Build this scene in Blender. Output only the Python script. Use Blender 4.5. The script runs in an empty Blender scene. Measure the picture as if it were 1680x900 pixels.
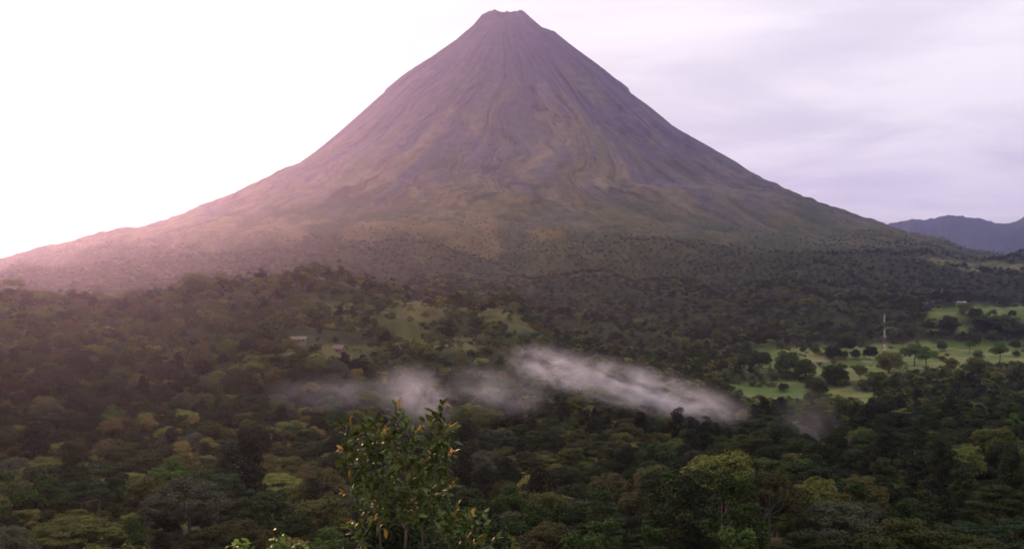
import bpy, math, random
import numpy as np
R = math.radians
rng = np.random.default_rng(7)
random.seed(7)
sc = bpy.context.scene
COL = sc.collection

# ------------------------------------------------------------------ camera, world, sun, exposure
F = 1801.0            # focal length in photo pixels (photo 1680 x 900), horizon at row HY
HY = 470.0
cam_d = bpy.data.cameras.new('camera'); cam = bpy.data.objects.new('camera', cam_d); COL.objects.link(cam)
cam_d.sensor_width = 36; cam_d.lens = 36 * F / 1680
cam_d.shift_y = (HY - 450) / 1680
cam_d.clip_start = 0.3; cam_d.clip_end = 60000
cam.location = (0, 0, 0); cam.rotation_euler = (R(90), 0, 0)
sc.camera = cam

SUN_AZ, SUN_EL = -24.0, 12.0        # degrees right of the viewing direction (+Y), above the horizon
sdir = (math.sin(R(SUN_AZ)) * math.cos(R(SUN_EL)), math.cos(R(SUN_AZ)) * math.cos(R(SUN_EL)), math.sin(R(SUN_EL)))
sun_d = bpy.data.lights.new('sun', 'SUN'); sun = bpy.data.objects.new('sun', sun_d); COL.objects.link(sun)
sun_d.energy = 5.0; sun_d.angle = R(10); sun_d.color = (1.0, 0.56, 0.27)
sun.rotation_euler = (R(90 - SUN_EL), 0, R(180 - SUN_AZ))

world = bpy.data.worlds.new('World'); sc.world = world; world.use_nodes = True
def build_world():
    nt = world.node_tree; N = nt.nodes; L = nt.links; N.clear()
    out = N.new('ShaderNodeOutputWorld'); bg = N.new('ShaderNodeBackground'); bg.inputs[1].default_value = 0.1
    sky = N.new('ShaderNodeTexSky'); sky.sky_type = 'NISHITA'; sky.sun_disc = False
    sky.sun_elevation = R(SUN_EL); sky.sun_rotation = R(SUN_AZ)
    tc = N.new('ShaderNodeTexCoord')
    def vm(op, a, b=None):
        n = N.new('ShaderNodeVectorMath'); n.operation = op
        for i, v in enumerate((a, b)):
            if v is None: continue
            if isinstance(v, (tuple, list)): n.inputs[i].default_value = v
            else: L.new(v, n.inputs[i])
        return n
    def m(op, a, b=None, clamp=False):
        n = N.new('ShaderNodeMath'); n.operation = op; n.use_clamp = clamp
        for i, v in enumerate((a, b)):
            if v is None: continue
            if isinstance(v, (int, float)): n.inputs[i].default_value = v
            else: L.new(v, n.inputs[i])
        return n.outputs[0]
    def mix(f, a, b, mode='MIX'):
        n = N.new('ShaderNodeMix'); n.data_type = 'RGBA'; n.blend_type = mode
        for k, v in ((0, f), (6, a), (7, b)):
            if isinstance(v, (int, float)): n.inputs[k].default_value = v
            elif isinstance(v, tuple): n.inputs[k].default_value = v + (1,)
            else: L.new(v, n.inputs[k])
        return n.outputs[2]
    dirv = tc.outputs['Generated']
    sx = N.new('ShaderNodeSeparateXYZ'); L.new(dirv, sx.inputs[0])
    # cloud layer: the direction projected on a plane overhead
    z = m('ADD', m('MAXIMUM', sx.outputs[2], 0.0), 0.10)
    cx = N.new('ShaderNodeCombineXYZ'); L.new(m('DIVIDE', sx.outputs[0], z), cx.inputs[0]); L.new(m('DIVIDE', sx.outputs[1], z), cx.inputs[1])
    n1 = N.new('ShaderNodeTexNoise'); L.new(cx.outputs[0], n1.inputs['Vector']); n1.inputs['Scale'].default_value = 0.95; n1.inputs['Detail'].default_value = 6; n1.inputs['Roughness'].default_value = 0.52
    n1.inputs['Distortion'].default_value = 0.35
    mr = N.new('ShaderNodeMapRange'); L.new(n1.outputs[0], mr.inputs[0]); mr.inputs[1].default_value = 0.36; mr.inputs[2].default_value = 0.64; mr.interpolation_type = 'SMOOTHSTEP'
    # veil of cloud lit by the sun behind it
    g = N.new('ShaderNodeVectorMath'); g.operation = 'DOT_PRODUCT'; nn = vm('NORMALIZE', dirv); L.new(nn.outputs[0], g.inputs[0]); g.inputs[1].default_value = (-.42, .89, .19)
    gd = m('MAXIMUM', g.outputs['Value'], 0.0)
    glow = m('POWER', gd, 14.0); wide = m('POWER', gd, 3.0)
    cloud = mix(mr.outputs[0], (7.6, 7.3, 7.8), (10.3, 9.7, 9.7))
    cloud = mix(m('MULTIPLY', wide, 0.12), cloud, (10.2, 9.3, 8.9))
    cloud = mix(m('MULTIPLY', glow, 0.12), cloud, (11.4, 10.4, 9.6))
    # an overcast sky is brighter overhead than at the horizon
    up = m('ADD', m('MULTIPLY', m('POWER', m('MAXIMUM', sx.outputs[2], 0.0), 1.3), 1.4), 0.94)
    sc_ = N.new('ShaderNodeVectorMath'); sc_.operation = 'SCALE'; L.new(cloud, sc_.inputs[0]); L.new(up, sc_.inputs['Scale'])
    col = mix(0.93, sky.outputs[0], sc_.outputs[0])
    L.new(col, bg.inputs[0]); L.new(bg.outputs[0], out.inputs[0])
build_world()
sc.view_settings.view_transform = 'Standard'; sc.view_settings.look = 'None'
sc.view_settings.gamma = 1.0; sc.view_settings.exposure = 0.0
sc.render.engine = 'CYCLES'
cy = sc.cycles
cy.max_bounces = 4; cy.diffuse_bounces = 2; cy.glossy_bounces = 2; cy.transmission_bounces = 2; cy.volume_bounces = 1; cy.transparent_max_bounces = 4
cy.use_denoising = True
try: cy.denoiser = 'OPENIMAGEDENOISE'
except Exception: pass
cy.caustics_reflective = False; cy.caustics_refractive = False
cy.filter_width = 1.7
cy.volume_step_rate = 1.0; cy.volume_max_steps = 96

# ------------------------------------------------------------------ small helpers
def tag(o, label=None, cat=None, group=None, kind=None):
    if label: o['label'] = label
    if cat: o['category'] = cat
    if group: o['group'] = group
    if kind: o['kind'] = kind
    return o
def link(name, me, mat=None, parent=None):
    o = bpy.data.objects.new(name, me); COL.objects.link(o)
    if mat is not None and me is not None and not me.materials: me.materials.append(mat)
    if parent: o.parent = parent
    return o
def empty(name, loc, rz=0.0):
    o = bpy.data.objects.new(name, None); COL.objects.link(o); o.location = loc; o.rotation_euler = (0, 0, rz); o.empty_display_size = 0.5
    return o
def mesh_np(name, V, Fa, k, smooth=True):
    me = bpy.data.meshes.new(name); V = np.asarray(V, np.float32); Fa = np.asarray(Fa, np.int32).reshape(-1, k)
    me.vertices.add(len(V)); me.vertices.foreach_set('co', V.ravel())
    me.loops.add(Fa.size); me.loops.foreach_set('vertex_index', Fa.ravel())
    me.polygons.add(len(Fa)); me.polygons.foreach_set('loop_start', np.arange(0, Fa.size, k, dtype=np.int32))
    me.polygons.foreach_set('use_smooth', np.full(len(Fa), smooth)); me.update(calc_edges=True); me.validate()
    return me
def grid_faces(nu, nv):
    i = np.arange(nu * nv).reshape(nu, nv)
    return np.stack([i[:-1, :-1], i[1:, :-1], i[1:, 1:], i[:-1, 1:]], -1).reshape(-1, 4)
class MB:                                                     # boxes, bars and tubes collected in one mesh
    def __init__(s): s.V = []; s.F = []
    def box(s, x0, x1, y0, y1, z0, z1):
        n = len(s.V); s.V += [(x, y, z) for z in (z0, z1) for x, y in ((x0, y0), (x1, y0), (x1, y1), (x0, y1))]
        s.F += [tuple(n + i for i in f) for f in ((3, 2, 1, 0), (4, 5, 6, 7), (0, 1, 5, 4), (1, 2, 6, 5), (2, 3, 7, 6), (3, 0, 4, 7))]
    def poly(s, pts, faces):
        n = len(s.V); s.V += list(pts); s.F += [tuple(n + i for i in f) for f in faces]
    def tube(s, pts, radii, k=6, cap=True):
        pts = [np.array(p, float) for p in pts]; n0 = len(s.V)
        for i, p in enumerate(pts):
            d = pts[min(i + 1, len(pts) - 1)] - pts[max(i - 1, 0)]; d = d / (np.linalg.norm(d) + 1e-9)
            a = np.cross(d, (0.37, 0.91, 0.13) if abs(d[2]) > .7 else (0, 0, 1)); a /= np.linalg.norm(a) + 1e-9; b = np.cross(d, a)
            for j in range(k):
                t = 2 * math.pi * j / k; s.V.append(tuple(p + radii[i] * (math.cos(t) * a + math.sin(t) * b)))
        for i in range(len(pts) - 1):
            for j in range(k):
                a0 = n0 + i * k + j; b0 = n0 + i * k + (j + 1) % k; s.F.append((a0, b0, b0 + k, a0 + k))
        if cap: s.F.append(tuple(n0 + j for j in range(k))[::-1]); s.F.append(tuple(n0 + (len(pts) - 1) * k + j for j in range(k)))
    def mesh(s, name, smooth=False):
        me = bpy.data.meshes.new(name); me.from_pydata(s.V, [], s.F)
        for p in me.polygons: p.use_smooth = smooth
        me.update(); return me
    def build(s, name, mat, parent=None, smooth=False): return link(name, s.mesh(name, smooth), mat, parent)

# ------------------------------------------------------------------ noise (numpy, gradient free value noise)
def _h(ix, iy, iz, seed):
    h = (ix.astype(np.uint32) * np.uint32(374761393)) ^ (iy.astype(np.uint32) * np.uint32(668265263)) ^ (iz.astype(np.uint32) * np.uint32(2147483647 - 58)) ^ np.uint32(seed * 974711 + 13)
    h = (h ^ (h >> np.uint32(13))) * np.uint32(1274126177); h = (h ^ (h >> np.uint32(16))) * np.uint32(2246822519); h ^= h >> np.uint32(15)
    return h.astype(np.float32) / np.float32(4294967295.0)
def vnoise(x, y, z, seed=0):
    x, y, z = np.broadcast_arrays(np.asarray(x, float), np.asarray(y, float), np.asarray(z, float))
    fx, fy, fz = np.floor(x), np.floor(y), np.floor(z); tx, ty, tz = x - fx, y - fy, z - fz
    ix, iy, iz = (f.astype(np.int64) & 0xffffff for f in (fx, fy, fz))
    sx, sy, sz = (t * t * t * (t * (t * 6 - 15) + 10) for t in (tx, ty, tz)); r = 0
    for a in (0, 1):
        for b in (0, 1):
            for c in (0, 1):
                r = r + _h((ix + a) & 0xffffff, (iy + b) & 0xffffff, (iz + c) & 0xffffff, seed) * (sx if a else 1 - sx) * (sy if b else 1 - sy) * (sz if c else 1 - sz)
    return r * 2 - 1
def fbm(x, y, z=0.0, o=4, seed=0, gain=.5):
    r = 0; a = 1.0
    for i in range(o): r = r + a * vnoise(np.asarray(x) * 2 ** i, np.asarray(y) * 2 ** i, np.asarray(z) * 2 ** i, seed + i * 17); a *= gain
    return r
def sstep(a, b, x): t = np.clip((x - a) / (b - a), 0, 1); return t * t * (3 - 2 * t)

# ------------------------------------------------------------------ the land as one height function (metres, camera at z = 0)
D0 = 4500.0; XC = -7.0 / F * D0
def prof(pts, tail):
    r = []; z = []
    for px, py in pts:
        t = abs(px - 833) / F; az = math.atan(t); c2 = math.cos(az) ** 2
        r.append(D0 * math.sin(az)); z.append((HY - py) / F * D0 * c2)
    for a, b in tail: r.append(a); z.append(b)
    return np.array(r), np.array(z)
LP = prof([(803, 22), (790, 30), (775, 50), (747, 77), (705, 108), (663, 133), (630, 158), (600, 183), (560, 216), (520, 247), (480, 275), (437, 300), (395, 318), (353, 333), (318, 350), (283, 367), (236, 384), (190, 400), (163, 405), (140, 402), (100, 411), (60, 421), (33, 428), (0, 438)], [(2300, 30), (2700, -10), (3300, -60), (4200, -110), (20000, -300)])
RP = prof([(862, 23), (875, 36), (900, 60), (912, 65), (920, 68), (940, 85), (967, 107), (1000, 134), (1033, 161), (1067, 184), (1110, 217), (1160, 246), (1200, 268), (1250, 300), (1285, 322), (1320, 339), (1360, 353), (1400, 363), (1433, 372), (1465, 385), (1497, 397), (1540, 408), (1587, 417), (1640, 424), (1680, 428)], [(2300, 55), (2700, 0), (3300, -50), (4200, -110), (20000, -300)])
FR = (np.array([0, 75, 200, 450, 700, 950, 1200, 1500, 1800, 2100, 2400, 2700, 3000, 3300, 3900, 20000.]), np.array([1112, 1108, 985, 785, 597, 432, 298, 196, 120, 60, 14, -26, -58, -80, -115, -300.]))
LP = (np.r_[0, LP[0]], np.r_[1112, LP[1]]); RP = (np.r_[0, RP[0]], np.r_[1112, RP[1]])
def volcano_z(x, y):
    dx, dy = x - XC, D0 - y; r = np.hypot(dx, dy) + 1e-6; ph = np.arctan2(dx, dy)
    ct, st = np.cos(ph), np.sin(ph)
    # wandering: the gullies bend as they run down
    wob = 0.05 * fbm(ct * 2.5 + .41, st * 2.5 + .33, r / 420, 3, 5) + .018 * fbm(ct * 12 + .27, st * 12 + .61, r / 120, 3, 6)
    c2, s2 = np.cos(ph + wob), np.sin(ph + wob)
    zf = np.interp(r, *FR); zl = np.interp(r, *LP); zr = np.interp(r, *RP)
    w = sstep(R(8), R(62), np.abs(ph)); side = np.where(ph < 0, zl, zr)
    z = zf * (1 - w) + side * w
    amp = np.interp(r, [0, 60, 200, 600, 1100, 1500, 1900, 2500, 4000], [0, 5, 22, 50, 56, 42, 28, 20, 16])
    rd = 0; a = 1.0
    for i, f in enumerate((3.2, 7.5, 16, 34, 70)):
        n = vnoise(c2 * f + .37 + 1.7 * i, s2 * f + .59 + 2.3 * i, r / (900 / (1 + .35 * i)) + 3 * i, 31 + i); rd = rd + a * ((1 - np.abs(n) * 2) if i % 2 == 0 else n); a *= .58
    nar = 1 - .75 * sstep(R(48), R(66), np.abs(ph)) * (r > 500)
    z = z + amp * (rd - .12) * .62 * (0.4 + .6 * nar)
    # raised lava tongues low on the cone
    z = z + 9 * sstep(900, 1300, r) * (1 - sstep(2300, 3000, r)) * np.abs(fbm(x / 170, y / 170, 0, 4, 77)) + 4 * fbm(x / 45, y / 45, 0, 3, 79) * sstep(500, 1300, r)
    fold = 1 - np.abs(fbm(x / 330 + .0007 * y, y / 420, 0, 4, 83)) * 2.2
    z = z + 30 * (fold - .4) * (1 - .8 * sstep(R(44), R(60), np.abs(ph))) * sstep(1500, 2000, r) * (1 - sstep(3300, 3600, r))
    return z, r, ph, rd
NEARC = (np.array([0, 2.5, 8, 20, 50, 90, 130, 200, 350, 500, 900, 1300, 1e5]), np.array([-1.7, -2.4, -5.6, -13, -28, -43, -55, -69, -86, -93, -90, -84, -84.]))
CREST = (np.array([-900, 0, 100, 200, 300, 400, 450, 490, 560, 640, 700, 780, 860, 950, 1050, 1150, 1250, 3000.]), np.array([-10, 4, 2, 1, 0, 3, 8, 20, 12, 2, -14, -18, -32, -50, -74, -92, -110, -110.]) - 17)
def smax(a, b, k=8.0):
    h = np.clip(.5 + .5 * (a - b) / k, 0, 1); return b * (1 - h) + a * h + k * h * (1 - h)
KNOLLS = [(675, 492, 1010, 52, 46), (628, 515, 960, 55, 40), (800, 503, 1060, 42, 60), (855, 530, 1000, 45, 42), (745, 560, 860, 55, 40)]
def land_z(x, y):
    x = np.asarray(x, float); y = np.asarray(y, float)
    d = np.hypot(x, y); yy = np.maximum(y, 1.0); px = 840 + F * np.clip(x / yy, -1.5, 1.5)
    z = np.interp(d, *NEARC)
    z = z + 7 * fbm(x / 150, y / 150, 0, 3, 3) * sstep(60, 220, d) + 1.2 * fbm(x / 30, y / 30, 0, 3, 9) * sstep(5, 60, d)
    z = z + 16 * np.exp(-((x - 58) / 34) ** 2 - ((y - 262) / 50) ** 2) + 13 * np.exp(-((x + 120) / 60) ** 2 - ((y - 330) / 60) ** 2) - 10 * np.exp(-((x - 10) / 80) ** 2 - ((y - 420) / 90) ** 2)
    z = z + 10 * np.exp(-((x - 190) / 60) ** 2 - ((y - 430) / 80) ** 2)
    cz = np.interp(px, *CREST); dc = np.interp(px, [0, 500, 900, 1300], [1060, 1090, 1180, 1250])
    lft = sstep(1250, 300, px)
    wd = np.where(d < dc, 300 + 120 * lft, 210); ridge = -110 + (cz + 110) * np.exp(-((d - dc) / wd) ** 2)
    ridge = ridge + (15 * fbm(x / 120, y / 120, 0, 4, 21)) * sstep(-105, -60, ridge)
    z = smax(z, np.where(y > 0, ridge, -110), 10)
    for kx, ky, kd, sx_, sy_ in KNOLLS:
        x0 = (kx - 840) / F * kd; z0 = (HY - ky) / F * kd
        z = smax(z, -112 + (z0 + 112) * np.exp(-((x - x0 + 14 * fbm(x / 45, y / 45, 0, 3, 44)) / (sx_ * 1.8)) ** 2 - ((y - kd) / (sy_ * 2.2)) ** 2) + 2.5 * fbm(x / 22, y / 22, 0, 3, 45) - 1, 5)
    # smooth meadow floor on the right
    return z
def T(x, y):
    vz, r, ph, rd = volcano_z(np.asarray(x, float), np.asarray(y, float))
    return smax(land_z(x, y), np.where(r < 3600, vz, -300), 12)
def proj(x, y, z): yy = np.maximum(y, 1.0); return 840 + F * x / yy, HY - F * z / yy
def ground_at(px, py, lo=60., hi=3600.):
    ys = np.concatenate([np.arange(lo, 1500, 3.0), np.arange(1500, hi, 8.0)]); xs = (px - 840) / F * ys; zs = T(xs, ys)
    q = HY - F * zs / ys; best = np.maximum.accumulate(-q); vis = (-q >= best - 1e-6)
    i = np.where(vis & (q <= py))[0]; i = i[0] if len(i) else len(ys) - 1
    return float(xs[i]), float(ys[i]), float(zs[i])
def inpoly(px, py, poly):
    px = np.asarray(px); r = np.zeros(px.shape, bool); n = len(poly)
    for i in range(n):
        x0, y0 = poly[i]; x1, y1 = poly[(i + 1) % n]
        if y0 == y1: continue
        r ^= ((y0 > py) != (y1 > py)) & (px < (x1 - x0) * (py - y0) / (y1 - y0) + x0)
    return r
FIELDS = [  # meadow outlines of the valley floor (photo columns and rows of the ground itself)
    [(1238, 573), (1310, 569), (1410, 566), (1480, 562), (1570, 559), (1760, 555), (1760, 590), (1640, 602), (1500, 606), (1440, 622), (1350, 620), (1300, 606), (1232, 608)],
    [(1522, 505), (1600, 502), (1760, 501), (1760, 526), (1640, 526), (1560, 529), (1524, 524)],
    [(1560, 536), (1600, 534), (1606, 541), (1570, 546)],
    [(1186, 630), (1250, 627), (1330, 629), (1322, 652), (1215, 654)],
    [(1345, 631), (1412, 632), (1420, 650), (1352, 652)],
    [(1400, 640), (1440, 640), (1440, 662), (1400, 660)],
]
KNF = [[(600, 522), (640, 494), (680, 484), (745, 500), (742, 516), (690, 540), (640, 545)],
       [(778, 498), (800, 497), (872, 530), (875, 552), (830, 540), (790, 520)],
       [(868, 528), (930, 536), (962, 548), (900, 556)],
       [(510, 562), (560, 560), (592, 575), (580, 592), (520, 590)],
       [(590, 566), (620, 566), (618, 588), (594, 588)],
       [(640, 545), (700, 540), (770, 552), (800, 575), (720, 580), (650, 570)], [(440, 560), (480, 556), (505, 572), (470, 585)], [(500, 500), (560, 490), (580, 505), (530, 520)]]
SLOPEF = [[(1498, 419), (1530, 421), (1570, 430), (1690, 434), (1690, 446), (1600, 442), (1530, 433)]]
def masks(x, y, z):
    px, py = proj(x, y, z); ok = (y > 300)
    wx = 14 * fbm(x / 25, y / 25, 0, 4, 51); wy = 3.4 * fbm(x / 25, y / 25, 5, 3, 52)
    f = np.zeros(px.shape, bool); k = f.copy(); s = f.copy()
    for p in FIELDS: f |= inpoly(px + wx, py + wy, p)
    for p in KNF: k |= inpoly(px + wx, py + wy, p)
    for p in SLOPEF: s |= inpoly(px + wx, py + wy, p)
    return f & ok & (y < 2400), k & ok & (y < 1350), s & (y > 1800) & (y < 4600)

# ------------------------------------------------------------------ materials
def nodes(name):
    m = bpy.data.materials.new(name); m.use_nodes = True; nt = m.node_tree; b = nt.nodes['Principled BSDF']; return m, nt, b
def plain(name, c, rough=.7, metal=0, var=.12, scale=3.0):
    m, nt, b = nodes(name); N = nt.nodes; L = nt.links
    tc = N.new('ShaderNodeTexCoord'); n = N.new('ShaderNodeTexNoise'); n.inputs['Scale'].default_value = scale; n.inputs['Detail'].default_value = 5; L.new(tc.outputs['Object'], n.inputs['Vector'])
    r = N.new('ShaderNodeValToRGB'); r.color_ramp.elements[0].position = .3; r.color_ramp.elements[1].position = .7
    r.color_ramp.elements[0].color = tuple(v * (1 - var * 2) for v in c) + (1,); r.color_ramp.elements[1].color = tuple(min(1, v * (1 + var)) for v in c) + (1,)
    L.new(n.outputs[0], r.inputs[0]); L.new(r.outputs[0], b.inputs['Base Color']); b.inputs['Roughness'].default_value = rough; b.inputs['Metallic'].default_value = metal
    return m
def foliage(name, c, c2, rough=.75, trans=.12, spec=.12):
    """leaf colour between c and c2, by tree (object random), by clump (noise) ; thin leaves let some light through"""
    m, nt, b = nodes(name); N = nt.nodes; L = nt.links
    oi = N.new('ShaderNodeObjectInfo'); tc = N.new('ShaderNodeTexCoord')
    n = N.new('ShaderNodeTexNoise'); n.inputs['Scale'].default_value = 0.55; n.inputs['Detail'].default_value = 4; L.new(tc.outputs['Object'], n.inputs['Vector'])
    a = N.new('ShaderNodeMath'); a.operation = 'MULTIPLY_ADD'; L.new(oi.outputs['Random'], a.inputs[0]); a.inputs[1].default_value = .75; 
    s = N.new('ShaderNodeMath'); s.operation = 'MULTIPLY_ADD'; L.new(n.outputs[0], s.inputs[0]); s.inputs[1].default_value = 1.6; s.inputs[2].default_value = -.68
    L.new(s.outputs[0], a.inputs[2]); a.use_clamp = True
    mx = N.new('ShaderNodeMix'); mx.data_type = 'RGBA'; L.new(a.outputs[0], mx.inputs[0]); mx.inputs[6].default_value = tuple(c) + (1,); mx.inputs[7].default_value = tuple(c2) + (1,)
    hs = N.new('ShaderNodeHueSaturation'); L.new(mx.outputs[2], hs.inputs['Color'])
    # a second random per tree for brightness
    fr = N.new('ShaderNodeMath'); fr.operation = 'MULTIPLY'; L.new(oi.outputs['Random'], fr.inputs[0]); fr.inputs[1].default_value = 17.31
    fm = N.new('ShaderNodeMath'); fm.operation = 'FRACT'; L.new(fr.outputs[0], fm.inputs[0])
    fv = N.new('ShaderNodeMath'); fv.operation = 'MULTIPLY_ADD'; L.new(fm.outputs[0], fv.inputs[0]); fv.inputs[1].default_value = .75; fv.inputs[2].default_value = .55
    L.new(fv.outputs[0], hs.inputs['Value'])
    L.new(hs.outputs[0], b.inputs['Base Color']); b.inputs['Roughness'].default_value = rough; b.inputs['Specular IOR Level'].default_value = spec
    tr = N.new('ShaderNodeBsdfTranslucent'); L.new(hs.outputs[0], tr.inputs[0]); ms = N.new('ShaderNodeMixShader'); ms.inputs[0].default_value = trans
    out = N['Material Output']; L.new(b.outputs[0], ms.inputs[1]); L.new(tr.outputs[0], ms.inputs[2]); L.new(ms.outputs[0], out.inputs[0])
    return m
bark = plain('bark', (.055, .042, .032), .9)
pale_bark = plain('pale_bark', (.075, .068, .055), .9)

def land_material(name, volcanic):
    m, nt, b = nodes(name); N = nt.nodes; L = nt.links; b.inputs['Roughness'].default_value = .95; b.inputs['Specular IOR Level'].default_value = .1
    at = N.new('ShaderNodeAttribute'); at.attribute_name = 'ground_colour'; geo = N.new('ShaderNodeNewGeometry')
    def noise(scale, det=5, rough=.6):
        n = N.new('ShaderNodeTexNoise'); n.inputs['Scale'].default_value = scale; n.inputs['Detail'].default_value = det; n.inputs['Roughness'].default_value = rough
        L.new(geo.outputs['Position'], n.inputs['Vector']); return n.outputs[0]
    def scalecol(col, fac, lo, hi):
        mr = N.new('ShaderNodeMapRange'); L.new(fac, mr.inputs[0]); mr.inputs[1].default_value = .3; mr.inputs[2].default_value = .7; mr.inputs[3].default_value = lo; mr.inputs[4].default_value = hi
        v = N.new('ShaderNodeVectorMath'); v.operation = 'SCALE'; L.new(col, v.inputs[0]); L.new(mr.outputs[0], v.inputs['Scale']); return v.outputs[0]
    c = scalecol(at.outputs['Color'], noise(.03 if volcanic else .06, 6), .8, 1.22)
    c = scalecol(c, noise(.25 if volcanic else .9, 4), .85, 1.15)
    L.new(c, b.inputs['Base Color'])
    bp = N.new('ShaderNodeBump'); bp.inputs['Strength'].default_value = .6; bp.inputs['Distance'].default_value = 4.0 if volcanic else .5
    L.new(noise(.05 if volcanic else .5, 8, .65), bp.inputs['Height']); L.new(bp.outputs[0], b.inputs['Normal'])
    return m
def set_col(me, col):
    a = me.color_attributes.new('ground_colour', 'FLOAT_COLOR', 'POINT'); c = np.ones((len(col), 4), np.float32); c[:, :3] = col; a.data.foreach_set('color', c.ravel())
def lerp(a, b, t): return a + (np.asarray(b) - a) * t[..., None]
def cover_colour(x, y, z, volc):
    """what covers the ground: rock, dry grass, shrub or meadow"""
    c = np.zeros(x.shape + (3,)) + (.026, .034, .012)
    c = lerp(c, (.034, .040, .015), sstep(-.3, .5, fbm(x / 60, y / 60, 0, 3, 61)))
    c = lerp(c, (.05, .052, .022), sstep(120, 30, np.hypot(x, y)))
    f, k, s = masks(x, y, z)
    g = sstep(-.5, .6, fbm(x / 40, y / 16, 0, 4, 63))
    mc = lerp(np.zeros(x.shape + (3,)) + (.050, .080, .017), (.100, .100, .032), g)
    c = np.where(f[..., None], mc, c)
    px, py = proj(x, y, z)
    trk = f & inpoly(px, py + 1.2 * fbm(x / 30, y / 30, 0, 2, 5), [(1332, 590), (1435, 591.2), (1435, 593.5), (1332, 593)])
    c = np.where(trk[..., None], (.17, .13, .10), c)
    kc = lerp(np.zeros(x.shape + (3,)) + (.046, .050, .014), (.084, .072, .024), g); c = np.where(k[..., None], kc, c)
    c = np.where(s[..., None], lerp(np.zeros(x.shape + (3,)) + (.095, .09, .036), (.045, .048, .02), g), c)
    if volc is not None:
        r, ph, rd = volc; ct, st = np.cos(ph), np.sin(ph)
        wob = .06 * fbm(ct * 2.5 + .41, st * 2.5 + .33, r / 420, 3, 5) + .022 * fbm(ct * 12 + .27, st * 12 + .61, r / 120, 3, 6); c2, s2 = np.cos(ph + wob), np.sin(ph + wob)
        def streak(f, l, sd, o=5): return fbm(c2 * f + sd * .373, s2 * f + sd * .717, r / l + sd * .19, o, sd, .66) * .8
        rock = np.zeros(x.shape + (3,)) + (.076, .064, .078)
        rock = lerp(rock, (.118, .086, .090), .6 * sstep(.3, -.9, ph))  # warm light on the left flank, put into the rock colour
        rock = lerp(rock, (.050, .048, .070), .75 * sstep(-.1, .8, ph))  # bluish shade of the right flank, painted into the rock
        rock = lerp(rock, (.112, .088, .094), .8 * sstep(.0, .9, streak(9, 600, 91)))
        rock = lerp(rock, (.058, .053, .068), sstep(.0, .7, streak(15, 800, 92)))
        rock = lerp(rock, (.088, .080, .056), .55 * sstep(.1, .7, streak(11, 380, 104)) * sstep(250, 500, r))
        dry = lerp(np.zeros(x.shape + (3,)) + (.148, .106, .066), (.095, .082, .036), sstep(-.4, .5, streak(22, 260, 193)))
        low = lerp(np.zeros(x.shape + (3,)) + (.040, .043, .016), (.110, .078, .028), sstep(-.4, .6, fbm(x / 90, y / 130, 0, 5, 95, .6)))
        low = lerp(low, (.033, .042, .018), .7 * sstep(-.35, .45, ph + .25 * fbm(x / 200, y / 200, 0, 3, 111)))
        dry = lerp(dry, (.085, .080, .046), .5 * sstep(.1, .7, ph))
        n1 = streak(9, 330, 94) * .55 + .30 * fbm(x / 120, y / 120, 0, 4, 96)
        t1 = sstep(480, 1080, r + 420 * n1); t2 = sstep(980, 1700, r + 460 * n1)
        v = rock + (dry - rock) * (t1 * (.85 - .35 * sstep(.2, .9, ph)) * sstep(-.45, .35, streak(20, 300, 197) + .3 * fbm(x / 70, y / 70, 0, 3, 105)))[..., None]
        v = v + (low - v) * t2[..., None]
        # dark lava flows and thin erosion channels
        fl = sstep(.15, .55, streak(9, 1500, 198, 4)) * sstep(250, 420, r) * (1 - sstep(1050, 1350, r)); v = v + (np.array((.048, .046, .062)) - v) * (fl * .55)[..., None]
        ch = np.abs(streak(13, 900, 99, 3)); v = v * (1 - .5 * sstep(.07, .0, ch) * sstep(150, 400, r) * (1 - sstep(1300, 1700, r)))[..., None]
        ch = np.abs(streak(5, 700, 103, 4)); v = v * (1 - .4 * sstep(.03, .0, ch) * sstep(150, 400, r) * (1 - sstep(1300, 1700, r)))[..., None]
        top = sstep(190, 90, r); v = lerp(v, (.11, .09, .10), top * .5)
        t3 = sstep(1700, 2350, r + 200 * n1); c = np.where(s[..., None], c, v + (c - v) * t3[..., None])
    return c

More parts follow.
